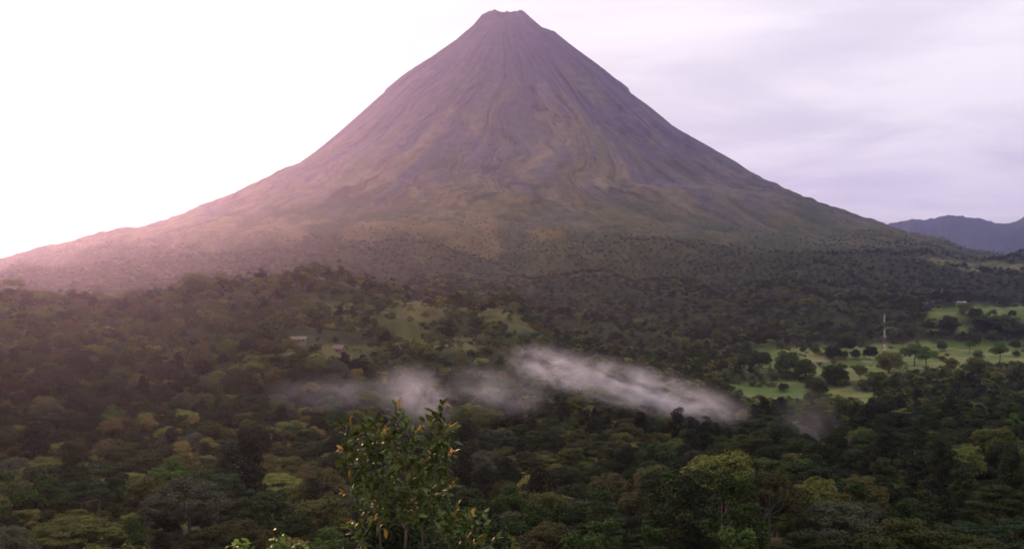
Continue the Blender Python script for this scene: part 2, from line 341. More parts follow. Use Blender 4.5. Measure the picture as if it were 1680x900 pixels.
# ------------------------------------------------------------------ ground sheet and volcano
def build_ground():
    nx, ny = 820, 980
    u = np.linspace(-1, 1, nx); a = 5.2; xs = 13500 * np.sinh(a * u) / math.sinh(a)
    v = np.linspace(0, 1, ny); ys = np.concatenate([[-4000, -2000, -800, -300, -100], -60 + 13560 * (np.exp(4.6 * v) - 1) / (math.exp(4.6) - 1)])
    X, Y = np.meshgrid(xs, ys, indexing='ij'); Z = land_z(X, Y); vz, r, ph, rd = volcano_z(X, Y)
    Z = smax(Z, np.where(r < 3600, vz, -300), 12)
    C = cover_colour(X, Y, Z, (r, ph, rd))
    Z = np.where(r < 2560, Z - 30 * sstep(2560, 2400, r), Z)            # passes under the volcano's own mesh
    me = mesh_np('ground', np.stack([X, Y, Z], -1).reshape(-1, 3), grid_faces(*X.shape), 4); set_col(me, C.reshape(-1, 3))
    tag(link('ground', me, land_material('ground_cover', False)), kind='structure')
    # volcano: polar mesh round its summit, denser on the side that is seen
    n = 1500; t = np.linspace(-math.pi, math.pi, n + 1); ph = t - .55 * np.sin(t) * .8
    rr = np.concatenate([np.linspace(1, 120, 20), np.linspace(124, 1700, 400), np.linspace(1706, 2640, 150)])
    P, RR = np.meshgrid(ph, rr, indexing='ij'); X = XC + RR * np.sin(P); Y = D0 - RR * np.cos(P)
    Z = T(X, Y); Z = Z - 12 * sstep(60, 10, RR) + 2 * fbm(X / 25, Y / 25, 0, 3, 4) * sstep(90, 20, RR)
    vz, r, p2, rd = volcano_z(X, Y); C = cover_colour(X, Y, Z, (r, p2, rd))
    Z = Z + 1.5 * sstep(2400, 2480, RR) * 0 + .0; Z = Z - 8 * sstep(2590, 2640, RR)
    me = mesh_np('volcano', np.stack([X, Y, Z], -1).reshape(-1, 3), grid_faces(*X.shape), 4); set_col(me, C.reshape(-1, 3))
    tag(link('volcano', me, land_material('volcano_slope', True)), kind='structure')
build_ground()

def build_mountains():
    az = np.linspace(-38, 50, 900); dd = np.linspace(-1, 1, 90)
    A, Q = np.meshgrid(az, dd, indexing='ij'); px = 840 + F * np.tan(np.radians(A))
    crest = np.interp(px, [-900, 0, 700, 1200, 1380, 1440, 1480, 1500, 1520, 1545, 1562, 1590, 1605, 1640, 1655, 1670, 1690, 1740, 1850, 2050, 2600, 3200], [470, 460, 455, 430, 388, 373, 362, 361, 363, 356, 354, 358, 360, 369, 368, 362, 355, 350, 345, 360, 350, 400])
    D = 10200 + 1300 * Q + 300 * np.sin(A / 5); X = D * np.sin(np.radians(A)); Y = D * np.cos(np.radians(A))
    top = (HY - crest) / F * 10200 * np.cos(np.radians(A))
    prf = np.where(Q < 0, (1 + Q) ** .8, (1 - Q) ** 1.1)
    rid = 1 - np.abs(vnoise(A * 1.4 + .5 * fbm(A, Q * 2, 0, 3, 8), Q * .8, 0, 201)) * 2
    Z = -120 + (top + 120) * prf + 150 * prf * (1 - prf) * (rid + .6 * fbm(A * 2.4, Q * 3, 0, 4, 202)) + 7 * fbm(A * 6, Q * 5, 0, 3, 203) * prf
    # a nearer spur in front, lower
    me = mesh_np('mountain_range', np.stack([X, Y, Z], -1).reshape(-1, 3), grid_faces(*X.shape), 4)
    C = np.zeros((X.size, 3)) + (.013, .032, .030); C = lerp(C, (.022, .044, .040), sstep(-.4, .4, fbm(X.ravel() / 300, Y.ravel() / 300, 0, 4, 7))); set_col(me, C)  # forest green pushed bluer: distance haze painted into the colour
    tag(link('mountain_range', me, land_material('hazy_mountain_forest', True)), kind='structure')
build_mountains()

# ------------------------------------------------------------------ haze (even density round camera and scene)
def volume_mat(name, col, dens, aniso):
    m = bpy.data.materials.new(name); m.use_nodes = True; nt = m.node_tree; nt.nodes.clear()
    o = nt.nodes.new('ShaderNodeOutputMaterial'); p = nt.nodes.new('ShaderNodeVolumePrincipled'); p.inputs['Color'].default_value = tuple(col) + (1,)
    p.inputs['Density'].default_value = dens; p.inputs['Anisotropy'].default_value = aniso; nt.links.new(p.outputs[0], o.inputs['Volume']); return m, nt, p
hz = MB(); hz.box(-14500, 14500, -4600, 14500, -360, 1330)
haze_mat, _, _ = volume_mat('haze_air', (.53, .49, 1.0), 4.7e-5, .86)
tag(hz.build('haze', haze_mat), kind='stuff')

# ------------------------------------------------------------------ tree crowns
def leaf_cards(P, Nn, Ls, W):
    n = len(P); Nn = Nn / (np.linalg.norm(Nn, axis=1, keepdims=True) + 1e-9)
    t = np.cross(Nn, rng.normal(size=(n, 3))); t /= np.linalg.norm(t, axis=1, keepdims=True) + 1e-9; b = np.cross(Nn, t)
    Ls = Ls * rng.uniform(.7, 1.3, (n, 1)); w = W * rng.uniform(.7, 1.3, (n, 1))
    V = np.stack([P - t * Ls / 2, P - b * w / 2 + Nn * w * .18, P + t * Ls / 2 - Nn * Ls * .12, P + b * w / 2 + Nn * w * .18], 1).reshape(-1, 3)
    return V
def lobes(kind, Rc, H, n):
    """lobe centres, horizontal radius, vertical radius"""
    out = []
    def far_enough(p, q):
        return True
    for i in range(n):
        if kind == 'dome':
            u = rng.uniform(-.15, 1); a = rng.uniform(0, 2 * math.pi); s = math.sqrt(max(0, 1 - u * u)); k = rng.uniform(.62, .92) if i > n * .2 else rng.uniform(.2, .5)
            c = (Rc * k * s * math.cos(a), Rc * k * s * math.sin(a), H * .62 + H * .36 * u * k); r = Rc * rng.uniform(.20, .38); h = r * rng.uniform(.55, .8)
        elif kind == 'low':
            u = rng.uniform(-.75, 1); a = rng.uniform(0, 2 * math.pi); s = math.sqrt(max(0, 1 - u * u)); k = rng.uniform(.6, .88) if i > n * .2 else rng.uniform(.2, .5)
            c = (Rc * k * s * math.cos(a), Rc * k * s * math.sin(a), H * .50 + H * .44 * u * k); r = Rc * rng.uniform(.24, .40); h = r * rng.uniform(.6, .95)
        elif kind == 'umbrella':
            a = rng.uniform(0, 2 * math.pi); s = math.sqrt(rng.uniform(0, 1)); tier = rng.integers(0, 3)
            c = (Rc * s * math.cos(a) * (1 - .12 * tier), Rc * s * math.sin(a) * (1 - .12 * tier), H * (.78 + .085 * tier - .17 * s * s) + rng.normal() * .3); r = Rc * rng.uniform(.18, .34); h = r * rng.uniform(.22, .36)
        elif kind == 'tall':
            u = rng.uniform(0, 1); a = rng.uniform(0, 2 * math.pi); wdt = Rc * (.55 + .45 * math.sin(min(1, u * 1.15) * math.pi * .9)) * (1 - .35 * u * u); s = rng.uniform(.35, .95)
            c = (wdt * s * math.cos(a), wdt * s * math.sin(a), H * (.22 + .74 * u)); r = Rc * rng.uniform(.22, .40); h = r * rng.uniform(.7, 1.1)
        else:  # feathery
            u = rng.uniform(-.05, 1); a = rng.uniform(0, 2 * math.pi); s = math.sqrt(max(0, 1 - u * u)); k = rng.uniform(.7, 1.0)
            c = (Rc * k * s * math.cos(a), Rc * k * s * math.sin(a), H * .58 + H * .38 * u * k); r = Rc * rng.uniform(.12, .22); h = r * rng.uniform(.6, .9)
        out.append((np.array(c), r, h))
    return out
def crown(kind, Rc, H, nl, dens, leaf, lw):
    Vs = []; LB = lobes(kind, Rc, H, nl)
    for c, r, h in LB:
        n = int(dens * 1.5 * r * (r + h) * 6 / (leaf * lw)); d = rng.normal(size=(n, 3)); d /= np.linalg.norm(d, axis=1, keepdims=True)
        d[:, 2] = np.where((d[:, 2] < -.15) & (rng.random(n) < .6), -d[:, 2], d[:, 2])
        # lumpy surface: small sub-clumps with gaps between them
        lump = fbm(d[:, 0] * 2.3 + c[0], d[:, 1] * 2.3 + c[1], d[:, 2] * 2.3 + c[2], 3, 12); keep = lump > -.42; d = d[keep]; lump = lump[keep]; n = len(d)
        k = (rng.uniform(.62, 1.0, n) ** .6 * (1 + .28 * lump) + rng.exponential(.05, n))[:, None]
        P = c + d * k * np.array([r, r, h]); Nn = d * .8 + np.array([0, 0, .5]) + rng.normal(size=(n, 3)) * .36
        Vs.append(leaf_cards(P, Nn, leaf, lw))
    V = np.concatenate(Vs); return V, LB
def trunk_mesh(H, Rc, LB, base_r, nlimb=9):
    m = MB(); lean = rng.normal(size=2) * .4
    zt = min(c[2] for c, r, h in LB) * .85 + H * .08; zt = max(zt, H * .28); top = H * .72
    m.tube([(0, 0, -3), (0, 0, 0), (lean[0] * .4, lean[1] * .4, zt * .5), (lean[0], lean[1], zt), (lean[0] * .8, lean[1] * .8, (zt + top) / 2), (lean[0] * .3, lean[1] * .3, top)], [base_r * 1.5, base_r * 1.15, base_r * .85, base_r * .7, base_r * .45, base_r * .15], 7)
    idx = rng.choice(len(LB), min(nlimb, len(LB)), replace=False)
    for i in idx:
        c, r, h = LB[i]; z0 = zt + rng.uniform(-.05, .35) * (top - zt); p0 = np.array([lean[0], lean[1], z0]); mid = (p0 + c) / 2 + np.array([0, 0, -.06 * H + rng.normal() * .3])
        m.tube([p0, mid, c + np.array([0, 0, -h * .2])], [base_r * .42, base_r * .26, base_r * .08], 5, False)
    return m.mesh('trunk', True)
KINDS = [
    # name, look, shape, R, H, lobes, leaf, leafw, dens, colours, translucency
    ('forest_tree', 'dark green round-crowned tree', 'dome', 7.5, 22, 30, .62, .36, 1.25, (.016, .036, .008), (.042, .072, .016)),
    ('forest_tree', 'dull olive round-crowned tree', 'dome', 8.0, 21, 34, .60, .34, 1.2, (.040, .046, .010), (.080, .080, .020)),
    ('forest_tree', 'tall shaggy dark tree', 'tall', 5.6, 26, 36, .62, .34, 1.2, (.014, .026, .008), (.036, .054, .016)),
    ('vine_draped_tree', 'tall fresh green vine-draped tree', 'tall', 5.2, 23, 34, .66, .42, 1.2, (.026, .058, .010), (.058, .105, .018)),
    ('umbrella_tree', 'pale yellow-green flat-topped tree', 'umbrella', 9.0, 19, 40, .46, .26, 1.3, (.095, .098, .024), (.160, .155, .042)),
    ('umbrella_tree', 'blue-green flat-topped tree', 'umbrella', 7.2, 20, 30, .52, .30, 1.25, (.020, .048, .022), (.046, .085, .036)),
    ('grey_leaved_tree', 'grey feathery-crowned tree', 'feather', 8.5, 20, 80, .46, .26, 1.1, (.060, .064, .044), (.105, .104, .080)),
    ('forest_tree', 'rusty brown round-crowned tree', 'dome', 6.8, 19, 28, .54, .32, 1.2, (.062, .046, .017), (.110, .070, .024)),
    ('forest_tree', 'bright green bushy tree', 'dome', 6.8, 18, 26, .60, .40, 1.2, (.030, .068, .010), (.062, .112, .018)),
    ('umbrella_tree', 'layered dark olive tree', 'umbrella', 8.2, 23, 34, .52, .30, 1.2, (.022, .034, .008), (.062, .068, .016)),
    ('forest_tree', 'brownish feathery-crowned tree', 'feather', 7.6, 21, 70, .52, .28, 1.15, (.036, .032, .012), (.080, .060, .024)),
    ('forest_tree', 'dark low-crowned bushy tree', 'low', 8.0, 15, 34, .62, .36, 1.2, (.018, .034, .010), (.046, .068, .020)),
    ('forest_tree', 'olive low-crowned bushy tree', 'low', 8.0, 12.5, 30, .58, .34, 1.2, (.045, .052, .014), (.090, .090, .026)),
]
def tone(c, k=1.0, mixg=.3):
    g = sum(c) / 3; return tuple(k * (v * (1 - mixg) + g * t * mixg) for v, t in zip(c, (1.0, 1.25, .2)))
KINDS = [q[:9] + (tone(q[9], w_), tone(q[10], w_)) for q, w_ in zip(KINDS, (.68, 1.6, .6, .88, 1.15, .72, .9, 1.9, .9, .8, 1.2, 1.35, 1.4))]
NK = len(KINDS); FM = [foliage('leaves_%d' % i, k[9], k[10]) for i, k in enumerate(KINDS)]
HI = []; LO = []
for i, k in enumerate(KINDS):
    V, LB = crown(k[2], k[3], k[4], k[5], k[8], k[6], k[7]); me = mesh_np('crown', V, np.arange(len(V)), 4, False); me.materials.append(FM[i])
    tm = trunk_mesh(k[4], k[3], LB, .42, 12); tm.materials.append(pale_bark if k[2] in ('umbrella', 'feather') else bark); HI.append((me, tm))
    st = rng.bit_generator.state
    V, LB = crown(k[2], k[3], k[4], max(12, k[5] // 3), 1.15, 1.5, .95); mb = mesh_np('far_crown', V, np.arange(len(V)), 4, False); mb.materials.append(FM[i]); LO.append(mb)

def trunk_of(ix): return HI[ix][1]
placed = []      # x, y, radius, kind, height of each individual tree, for spacing
items = []
def add_tree(x, y, kind, s, sz=None, group='trees of the near forest', look=None):
    z = float(T(np.array([x]), np.array([y]))[0]); items.append(dict(x=x, y=y, z=z, k=kind, s=s, sz=sz or s, g=group, look=look)); placed.append((x, y, KINDS[kind][3] * s))
def at(px, py_top, H, lo=60., hi=1300.):
    """stand a tree of height H so that its top lies on the sight line"""
    ys = np.arange(lo, hi, 1.0); xs = (px - 840) / F * ys; q = HY - F * (T(xs, ys) + H) / ys
    i = np.where(q <= py_top)[0]; i = i[0] if len(i) else int(np.argmin(np.abs(q - py_top))); return float(xs[i]), float(ys[i])
# the trees that stand out, at their own places
HERO = [(312, 782, 6, 1.35, 1.1), (128, 838, 4, 1.0, 1.0), (216, 850, 8, .75, .95), (10, 862, 6, .8, .95), (836, 795, 8, 1.0, 1.05), (985, 850, 3, 1.0, .85), (905, 852, 10, 1.0, .9), (1078, 722, 0, 1.25, 1.25), (1000, 770, 10, 1.3, 1.1),
        (1206, 778, 3, 1.25, 1.15), (1262, 762, 10, .9, 1.15), (1130, 775, 2, 1.3, 1.0), (1372, 822, 6, .9, .9), (1480, 845, 9, 1.2, 1.0), (1320, 868, 9, 1.0, .9), (1580, 868, 9, 1.2, .9), (72, 780, 8, .9, 1.1), (260, 725, 9, 1.2, 1.0),
        (60, 700, 2, 1.4, 1.1), (180, 684, 7, .9, 1.0), (370, 770, 5, .9, .9), (1395, 740, 8, .8, .9), (470, 745, 1, 1.2, 1.0), (1640, 790, 9, 1.1, 1.0), (1075, 862, 3, .9, .8), (430, 800, 0, 1.1, .9), (530, 810, 1, 1.0, .9)]
for px, pt, k, s, sz in HERO:
    x, y = at(px, pt, KINDS[k][4] * sz, 110); add_tree(x, y, k, s, sz)
def pick_kind(x, y, n):
    """tree mix: warm light on the left-hand hills put in as browner, olive trees, darker wet forest on the right"""
    t = np.clip((-x / np.maximum(y, 1)) / .45, -1, 1); far = sstep(450, 1000, y)
    dry = np.clip(.5 + .5 * t, 0, 1)[:, None]; fa = far[:, None]  # share rising to the left, where warm light is painted as browner trees
    wet = np.array([.34, .07, .20, .07, .01, .13, .04, .003, .07, .06, .02, .0, .0]); warm_near = np.array([.20, .14, .07, .03, .05, .05, .05, .12, .06, .10, .08, 0, 0]); warm_far = np.array([.06, .30, .03, .01, .10, .02, .05, .22, .07, .03, .11, 0, 0])
    p = wet * (1 - dry) + (warm_near * (1 - fa) + warm_far * fa) * dry; p = p / p.sum(1, keepdims=True); u = rng.random(n)[:, None]  # dry: weight of the browner mix that paints the warm light
    return (u > np.cumsum(p, 1)).sum(1).clip(0, NK - 1)
def no_tree(x, y, z, H):
    rngk = rng.random(len(x))
    px, py = proj(x, y, z); hp = F * H / np.maximum(y, 1); bad = np.zeros(px.shape, bool)
    for t in (0, .3, .6, .85):
        for p in FIELDS: bad |= inpoly(px, py - t * hp, p) & (y < 2400)
    for hx, hy in ((492, 560), (556, 575)): bad |= (np.abs(px - hx) < 18) & (py - hp < hy - 3) & (py > hy - 6)
    for t in (0, .45, .8):
        for p in KNF: bad |= inpoly(px, py - t * hp, p) & (y < 1350) & (rngk > .30)
    return bad
# near forest: individual trees
NEAR_END = 452.
tries = 0
cand = []
yy_ = 118.0
while len(items) < 262 and tries < 60000:
    tries += 1
    y = math.sqrt(random.uniform(128 ** 2, NEAR_END ** 2)); x = random.uniform(-.50, .50) * y
    k = int(pick_kind(np.array([x]), np.array([y]), 1)[0]); s = random.uniform(.82, 1.22); rr_ = KINDS[k][3] * s
    if any((x - a) ** 2 + (y - b) ** 2 < (.80 * (rr_ + c)) ** 2 for a, b, c in placed): continue
    z = float(T(np.array([x]), np.array([y]))[0]); H = KINDS[k][4] * s; pt = HY - F * (z + H) / y
    if pt > 905 and y < 170: continue
    # keep the outstanding trees in sight
    blk = False
    for h in items[:len(HERO)]:
        if y < h['y'] - 2:
            hx = 840 + F * h['x'] / h['y']; ht = HY - F * (h['z'] + KINDS[h['k']][4] * h['sz']) / h['y']; w = F * KINDS[h['k']][3] * h['s'] / h['y']
            if abs(840 + F * x / y - hx) < w * .7 + F * rr_ / y * .8 and pt < ht + .35 * F * 16 / h['y']: blk = True; break
    if blk: continue
    add_tree(x, y, k, s, s * random.uniform(.85, 1.12))
print('individual forest trees', len(items), 'tries', tries)
# trees one can tell apart on the meadows
MEADOW = [(1318, 578, 15), (1338, 581, 19), (1368, 591, 27), (1384, 589, 17), (1403, 589, 21), (1388, 577, 30), (1427, 589, 27), (1484, 583, 17), (1458, 612, 50), (1545, 576, 18), (1591, 580, 20), (1604, 592, 23), (1545, 592, 14), (1667, 573, 19), (1667, 585, 13), (1630, 562, 26), (1655, 560, 24),
          (1600, 566, 22), (1500, 600, 42), (1290, 614, 44), (1322, 622, 40), (1372, 634, 42), (1345, 648, 34), (1235, 633, 13), (1285, 642, 20), (1244, 604, 40), (1580, 523, 22), (1600, 524, 24), (1630, 525, 15), (1660, 524, 14), (1555, 546, 34), (1612, 549, 38), (1642, 548, 38), (1672, 550, 26),
          (1520, 612, 36), (1560, 606, 30), (1440, 640, 44), (1410, 618, 26), (1640, 600, 34), (1600, 612, 40)]
for px, py, w in MEADOW:
    x, y, z = ground_at(px, py, 500, 2600); rad = w / 2 / F * y
    k = random.choice([11, 11, 12, 11, 12, 8]); k = {1458: 12, 1368: 11, 1388: 11, 1427: 11, 1403: 11}.get(px, k); s = .88 * rad / KINDS[k][3]
    add_tree(x, y, k, s, s * random.uniform(.9, 1.15), group='trees standing on the valley meadows')
    if KINDS[k][4] * items[-1]['sz'] > 24: items[-1]['sz'] = 24 / KINDS[k][4]

ORD = ['leftmost', 'second', 'third', 'fourth', 'fifth', 'sixth', 'seventh', 'eighth', 'ninth', 'tenth', 'eleventh', 'twelfth', 'thirteenth', 'fourteenth']
ZONES = [(-1e9, 190, 'at the left edge'), (190, 440, 'around the big grey tree'), (440, 560, 'just left of the sapling'), (560, 790, 'behind the sapling'), (790, 960, 'just right of the sapling'), (960, 1240, 'below the long mist bank'), (1240, 1450, 'below the striped mast'), (1450, 1e9, 'at the right edge')]
MZ = [(-1e9, 1350, 'left end of the meadows'), (1350, 1445, 'left of the striped mast'), (1445, 1530, 'right of the striped mast'), (1530, 1620, 'middle of the meadows'), (1620, 1e9, 'far right of the meadows')]
cells = {}
for it in items:
    px, py = proj(it['x'], it['y'], it['z']); it['px'] = px
    md = 'meadow' in it['g']
    zn = [n for a, b, n in (MZ if md else ZONES) if a <= px < b][0]
    if md: band = 'on the lower meadows' if it['y'] < 1050 else 'on the middle meadow' if it['y'] < 1500 else 'on the upper meadow'
    else: band = 'in the front belt' if it['y'] < 225 else 'in the second belt' if it['y'] < 320 else 'in the third belt'
    cells.setdefault((KINDS[it['k']][1], band, zn), []).append(it)
for (look, band, zn), L_ in cells.items():
    L_.sort(key=lambda i: i['px'])
    for j, it in enumerate(L_):
        md = 'meadow' in it['g']
        base = f'{look} {band}, {zn}' if not md else f'{look} {band}, {zn}'
        if len(L_) > 1: base = (f'leftmost {look}' if j == 0 else f'{ORD[min(j, 13)]} {look} from left') + (f' {band}, {zn}' if not md else f' {band}, {zn}')
        w = base.split()
        if len(w) > 16: base = base.replace('round-crowned tree', 'round tree').replace('feathery-crowned tree', 'feathery tree').replace(' just ', ' ').replace('tall fresh green ', 'fresh green ')
        it['label'] = base
first = {}
for it in items:
    k = it['k']; t = empty(KINDS[k][0] if 'meadow' not in it['g'] else 'meadow_tree', (it['x'], it['y'], it['z'] - .3), random.uniform(0, 6.283)); t.scale = (it['s'] * random.uniform(.85, 1.2), it['s'] * random.uniform(.85, 1.15), it['sz'])
    tag(t, it['label'], 'tree', it['g'])
    if k not in first:
        c = link('crown', HI[k][0], None, t); r_ = link('trunk', HI[k][1], None, t); first[k] = (c, r_)
    else:
        for o in first[k]:
            q = o.copy(); COL.objects.link(q); q.parent = t

# ------------------------------------------------------------------ the far forest: one mass
def patch_mesh(kinds, n, rad, seed):
    """several small tree crowns side by side, for the slopes kilometres away"""
    V = []
    for i in range(n):
        a = rng.uniform(0, 6.283); q = rad * math.sqrt(rng.uniform(0, 1)); h = rng.uniform(7, 15); r = rng.uniform(3.5, 6.5); c = np.array([q * math.cos(a), q * math.sin(a), h - r * .7])
        m_ = 60; d = rng.normal(size=(m_, 3)); d /= np.linalg.norm(d, axis=1, keepdims=True); d[:, 2] = np.abs(d[:, 2]) * .9 - .15
        V.append(leaf_cards(c + d * np.array([r, r, r * .8]) * rng.uniform(.75, 1.1, (m_, 1)), d * .55 + np.array([0, 0, 1.0]) + rng.normal(size=(m_, 3)) * .35, 2.6, 1.9))
    V = np.concatenate(V); return mesh_np('far_patch', V, np.arange(len(V)), 4, False)
far_a = foliage('far_leaves_a', (.070, .060, .016), (.150, .112, .034), trans=.3); far_b = foliage('far_leaves_b', (.042, .052, .015), (.088, .092, .026), trans=.3)
PA = [patch_mesh(None, 16, 17, i) for i in range(4)]
for i, p in enumerate(PA): p.materials.append(far_a if i % 2 else far_b)
def src(name, me):
    return bpy.data.objects.new(name, me)
SOURCES = [src('crown_source', LO[i]) for i in range(NK)] + [src('trunk_less', PA[i]) for i in range(4)] + [src('crown_source_near', HI[i][0]) for i in range(NK)]
pts = []; kk = []; ss = []; rr2 = []
def scatter(r0, r1, cell, amax, jitter=.9):
    n = int(2 * amax * r1 / cell) + 2; gy = np.arange(r0, r1, cell); out = []
    for y in gy:
        xs = np.arange(-amax * y, amax * y, cell); out.append(np.stack([xs + rng.uniform(-.5, .5, len(xs)) * cell * jitter, y + rng.uniform(-.5, .5, len(xs)) * cell * jitter], 1))
    return np.concatenate(out)
P1 = scatter(NEAR_END, 1500, 9.6, .60)
x, y = P1[:, 0], P1[:, 1]; z = T(x, y); s = rng.uniform(.62, 1.05, len(x)) * np.interp(y, [450, 800, 1500], [1, .85, .72]); k = pick_kind(x, y, len(x))
big = rng.random(len(x)) < .06; s = np.where(big, s * 1.35, s)
H = np.array([q[4] for q in KINDS])[k] * s; bad = no_tree(x, y, z, H) | (rng.random(len(x)) < .05)
for it in items:
    if it['y'] > 430: bad |= (np.hypot(x - it['x'], y - it['y']) < KINDS[it['k']][3] * it['s'] * 1.1 + 2)
    px_, py_ = None, None
mead = [it for it in items if 'meadow' in it['g']]
for it in mead:        # do not stand in front of the meadow trees
    ax = proj(it['x'], it['y'], it['z']); top = ax[1] - F * KINDS[it['k']][4] * it['sz'] / it['y']; w = F * KINDS[it['k']][3] * it['s'] / it['y']
    qx, qy = proj(x, y, z + H); bad |= (np.abs(qx - ax[0]) < w * .8) & (qy < ax[1] - .35 * (ax[1] - top)) & (y < it['y']) & (y > it['y'] - 260)
# sparse shrubs on knolls
ok = ~bad
pts.append(np.stack([x, y, z - .5], 1)[ok]); kk.append(np.where(y[ok] < 720, k[ok] + NK + 4, k[ok])); ss.append(np.stack([s, s, s * rng.uniform(.8, 1.1, len(x))], 1)[ok])
# flanks of the near forest, outside the picture
P1 = scatter(150, NEAR_END, 11.5, .85); P1 = P1[(np.abs(P1[:, 0]) > .53 * P1[:, 1])]; x, y = P1[:, 0], P1[:, 1]; z = T(x, y); s = rng.uniform(.7, 1.1, len(x)); k = pick_kind(x, y, len(x))
pts.append(np.stack([x, y, z], 1)); kk.append(k); ss.append(np.stack([s, s, s], 1))
# young trees filling the gaps under the near canopy
P1 = scatter(120, NEAR_END, 9.0, .53); x, y = P1[:, 0], P1[:, 1]; z = T(x, y); s = rng.uniform(.28, .46, len(x)); k = pick_kind(x, y, len(x))
pts.append(np.stack([x, y, z], 1)); kk.append(k + NK + 4); ss.append(np.stack([s * 1.25, s * 1.25, s], 1))
# low shrubs and hedges on the open ground between the meadows
P1 = scatter(560, 2300, 6.5, .50); x, y = P1[:, 0], P1[:, 1]; z = T(x, y); f_, k_, s_ = masks(x, y, z); px_, py_ = proj(x, y, z)
s = rng.uniform(.16, .36, len(x)) * np.interp(y, [560, 1500], [1, 1.25]); ok = no_tree(x, y, z, np.full(len(x), 20.)) & (~f_ | (fbm(x / 28, y / 28, 0, 3, 71) > .62)) & ~(k_ & (rng.random(len(x)) < .9)); hh = 15 * s; ok2 = np.zeros(len(x), bool)
for p in FIELDS: ok2 |= inpoly(px_, py_ - F * hh * .7 / y, p)
for hx, hy in ((492, 560), (556, 575)): ok &= ~((np.abs(px_ - hx) < 20) & (py_ > hy - 8) & (py_ < hy + 10))
ok &= ~ok2 | (rng.random(len(x)) < .3); ok &= rng.random(len(x)) < .8
pts.append(np.stack([x, y, z - .4], 1)[ok]); kk.append(np.where(rng.random(ok.sum()) < .5, 11, 12)); ss.append(np.stack([s * 1.2, s * 1.2, s], 1)[ok])
# single trees on the foothills and the lower slopes, thinning out upwards
for y0, y1, cell in ((1500, 2050, 11.0), (2050, 2750, 10.5), (2750, 4250, 14.0)):
    P2 = scatter(y0, y1, cell, .60); x, y = P2[:, 0], P2[:, 1]; vz, r, ph, rd = volcano_z(x, y); z = T(x, y); px_, py_ = proj(x, y, z)
    n1 = fbm(x / 190, y / 190, 0, 4, 300); f_, k_, s_ = masks(x, y, z); hid = s_ | f_
    for p in FIELDS: hid |= inpoly(px_, py_ - F * 8 / y, p) & (y < 2400)
    ok = (rng.random(len(x)) < sstep(1350, 2100, r + 360 * n1 + 250 * np.clip(x / y, -.3, .4))) & (r > 1250) & ~hid
    x, y, z, r = x[ok], y[ok], z[ok], r[ok]; s = np.interp(r, [1300, 2000, 2500, 3000], [.14, .30, .50, .66]) * rng.uniform(.75, 1.3, len(x))
    pts.append(np.stack([x, y, z - .6], 1)); kk.append(pick_kind(x, y, len(x))); ss.append(np.stack([s * 1.4, s * 1.4, s * .95], 1))
PT = np.concatenate(pts); KK = np.concatenate(kk).astype(np.int32); SS = np.concatenate(ss).astype(np.float32)
print('mass of trees', len(PT))
def build_mass():
    me = bpy.data.meshes.new('distant_forest'); me.vertices.add(len(PT)); me.vertices.foreach_set('co', PT.astype(np.float32).ravel())
    a = me.attributes.new('kind_index', 'INT', 'POINT'); a.data.foreach_set('value', KK)
    a = me.attributes.new('size', 'FLOAT_VECTOR', 'POINT'); a.data.foreach_set('vector', SS.ravel())
    a = me.attributes.new('turn', 'FLOAT_VECTOR', 'POINT'); t = np.zeros((len(PT), 3), np.float32); t[:, 2] = rng.uniform(0, 6.283, len(PT)); a.data.foreach_set('vector', t.ravel())
    me.update(); o = link('distant_forest', me)
    g = bpy.data.node_groups.new('distant_forest', 'GeometryNodeTree'); g.interface.new_socket('Geometry', in_out='INPUT', socket_type='NodeSocketGeometry'); g.interface.new_socket('Geometry', in_out='OUTPUT', socket_type='NodeSocketGeometry')
    N = g.nodes; L = g.links; gi = N.new('NodeGroupInput'); go = N.new('NodeGroupOutput'); jn = N.new('GeometryNodeJoinGeometry')
    def attr(n, t): q = N.new('GeometryNodeInputNamedAttribute'); q.data_type = t; q.inputs['Name'].default_value = n; return q.outputs['Attribute']
    ki = attr('kind_index', 'INT'); sz = attr('size', 'FLOAT_VECTOR'); tn = attr('turn', 'FLOAT_VECTOR')
    for i, s_ in enumerate(SOURCES):
        if not (KK == i).any(): continue
        oi = N.new('GeometryNodeObjectInfo'); oi.inputs['Object'].default_value = s_; oi.inputs['As Instance'].default_value = True
        cp = N.new('FunctionNodeCompare'); cp.data_type = 'INT'; cp.operation = 'EQUAL'; L.new(ki, cp.inputs['A'] if 'A' in cp.inputs and cp.inputs['A'].type == 'INT' else cp.inputs[2])
        (cp.inputs[3]).default_value = i
        io = N.new('GeometryNodeInstanceOnPoints'); L.new(gi.outputs[0], io.inputs['Points']); L.new(cp.outputs[0], io.inputs['Selection']); L.new(oi.outputs['Geometry'], io.inputs['Instance'])
        L.new(tn, io.inputs['Rotation']); L.new(sz, io.inputs['Scale']); L.new(io.outputs[0], jn.inputs[0])
    L.new(jn.outputs[0], go.inputs[0]); md = o.modifiers.new('instances', 'NODES'); md.node_group = g
    tag(o, 'continuous rainforest canopy over the valley, hills and lower volcano slopes', 'forest', kind='stuff')
build_mass()

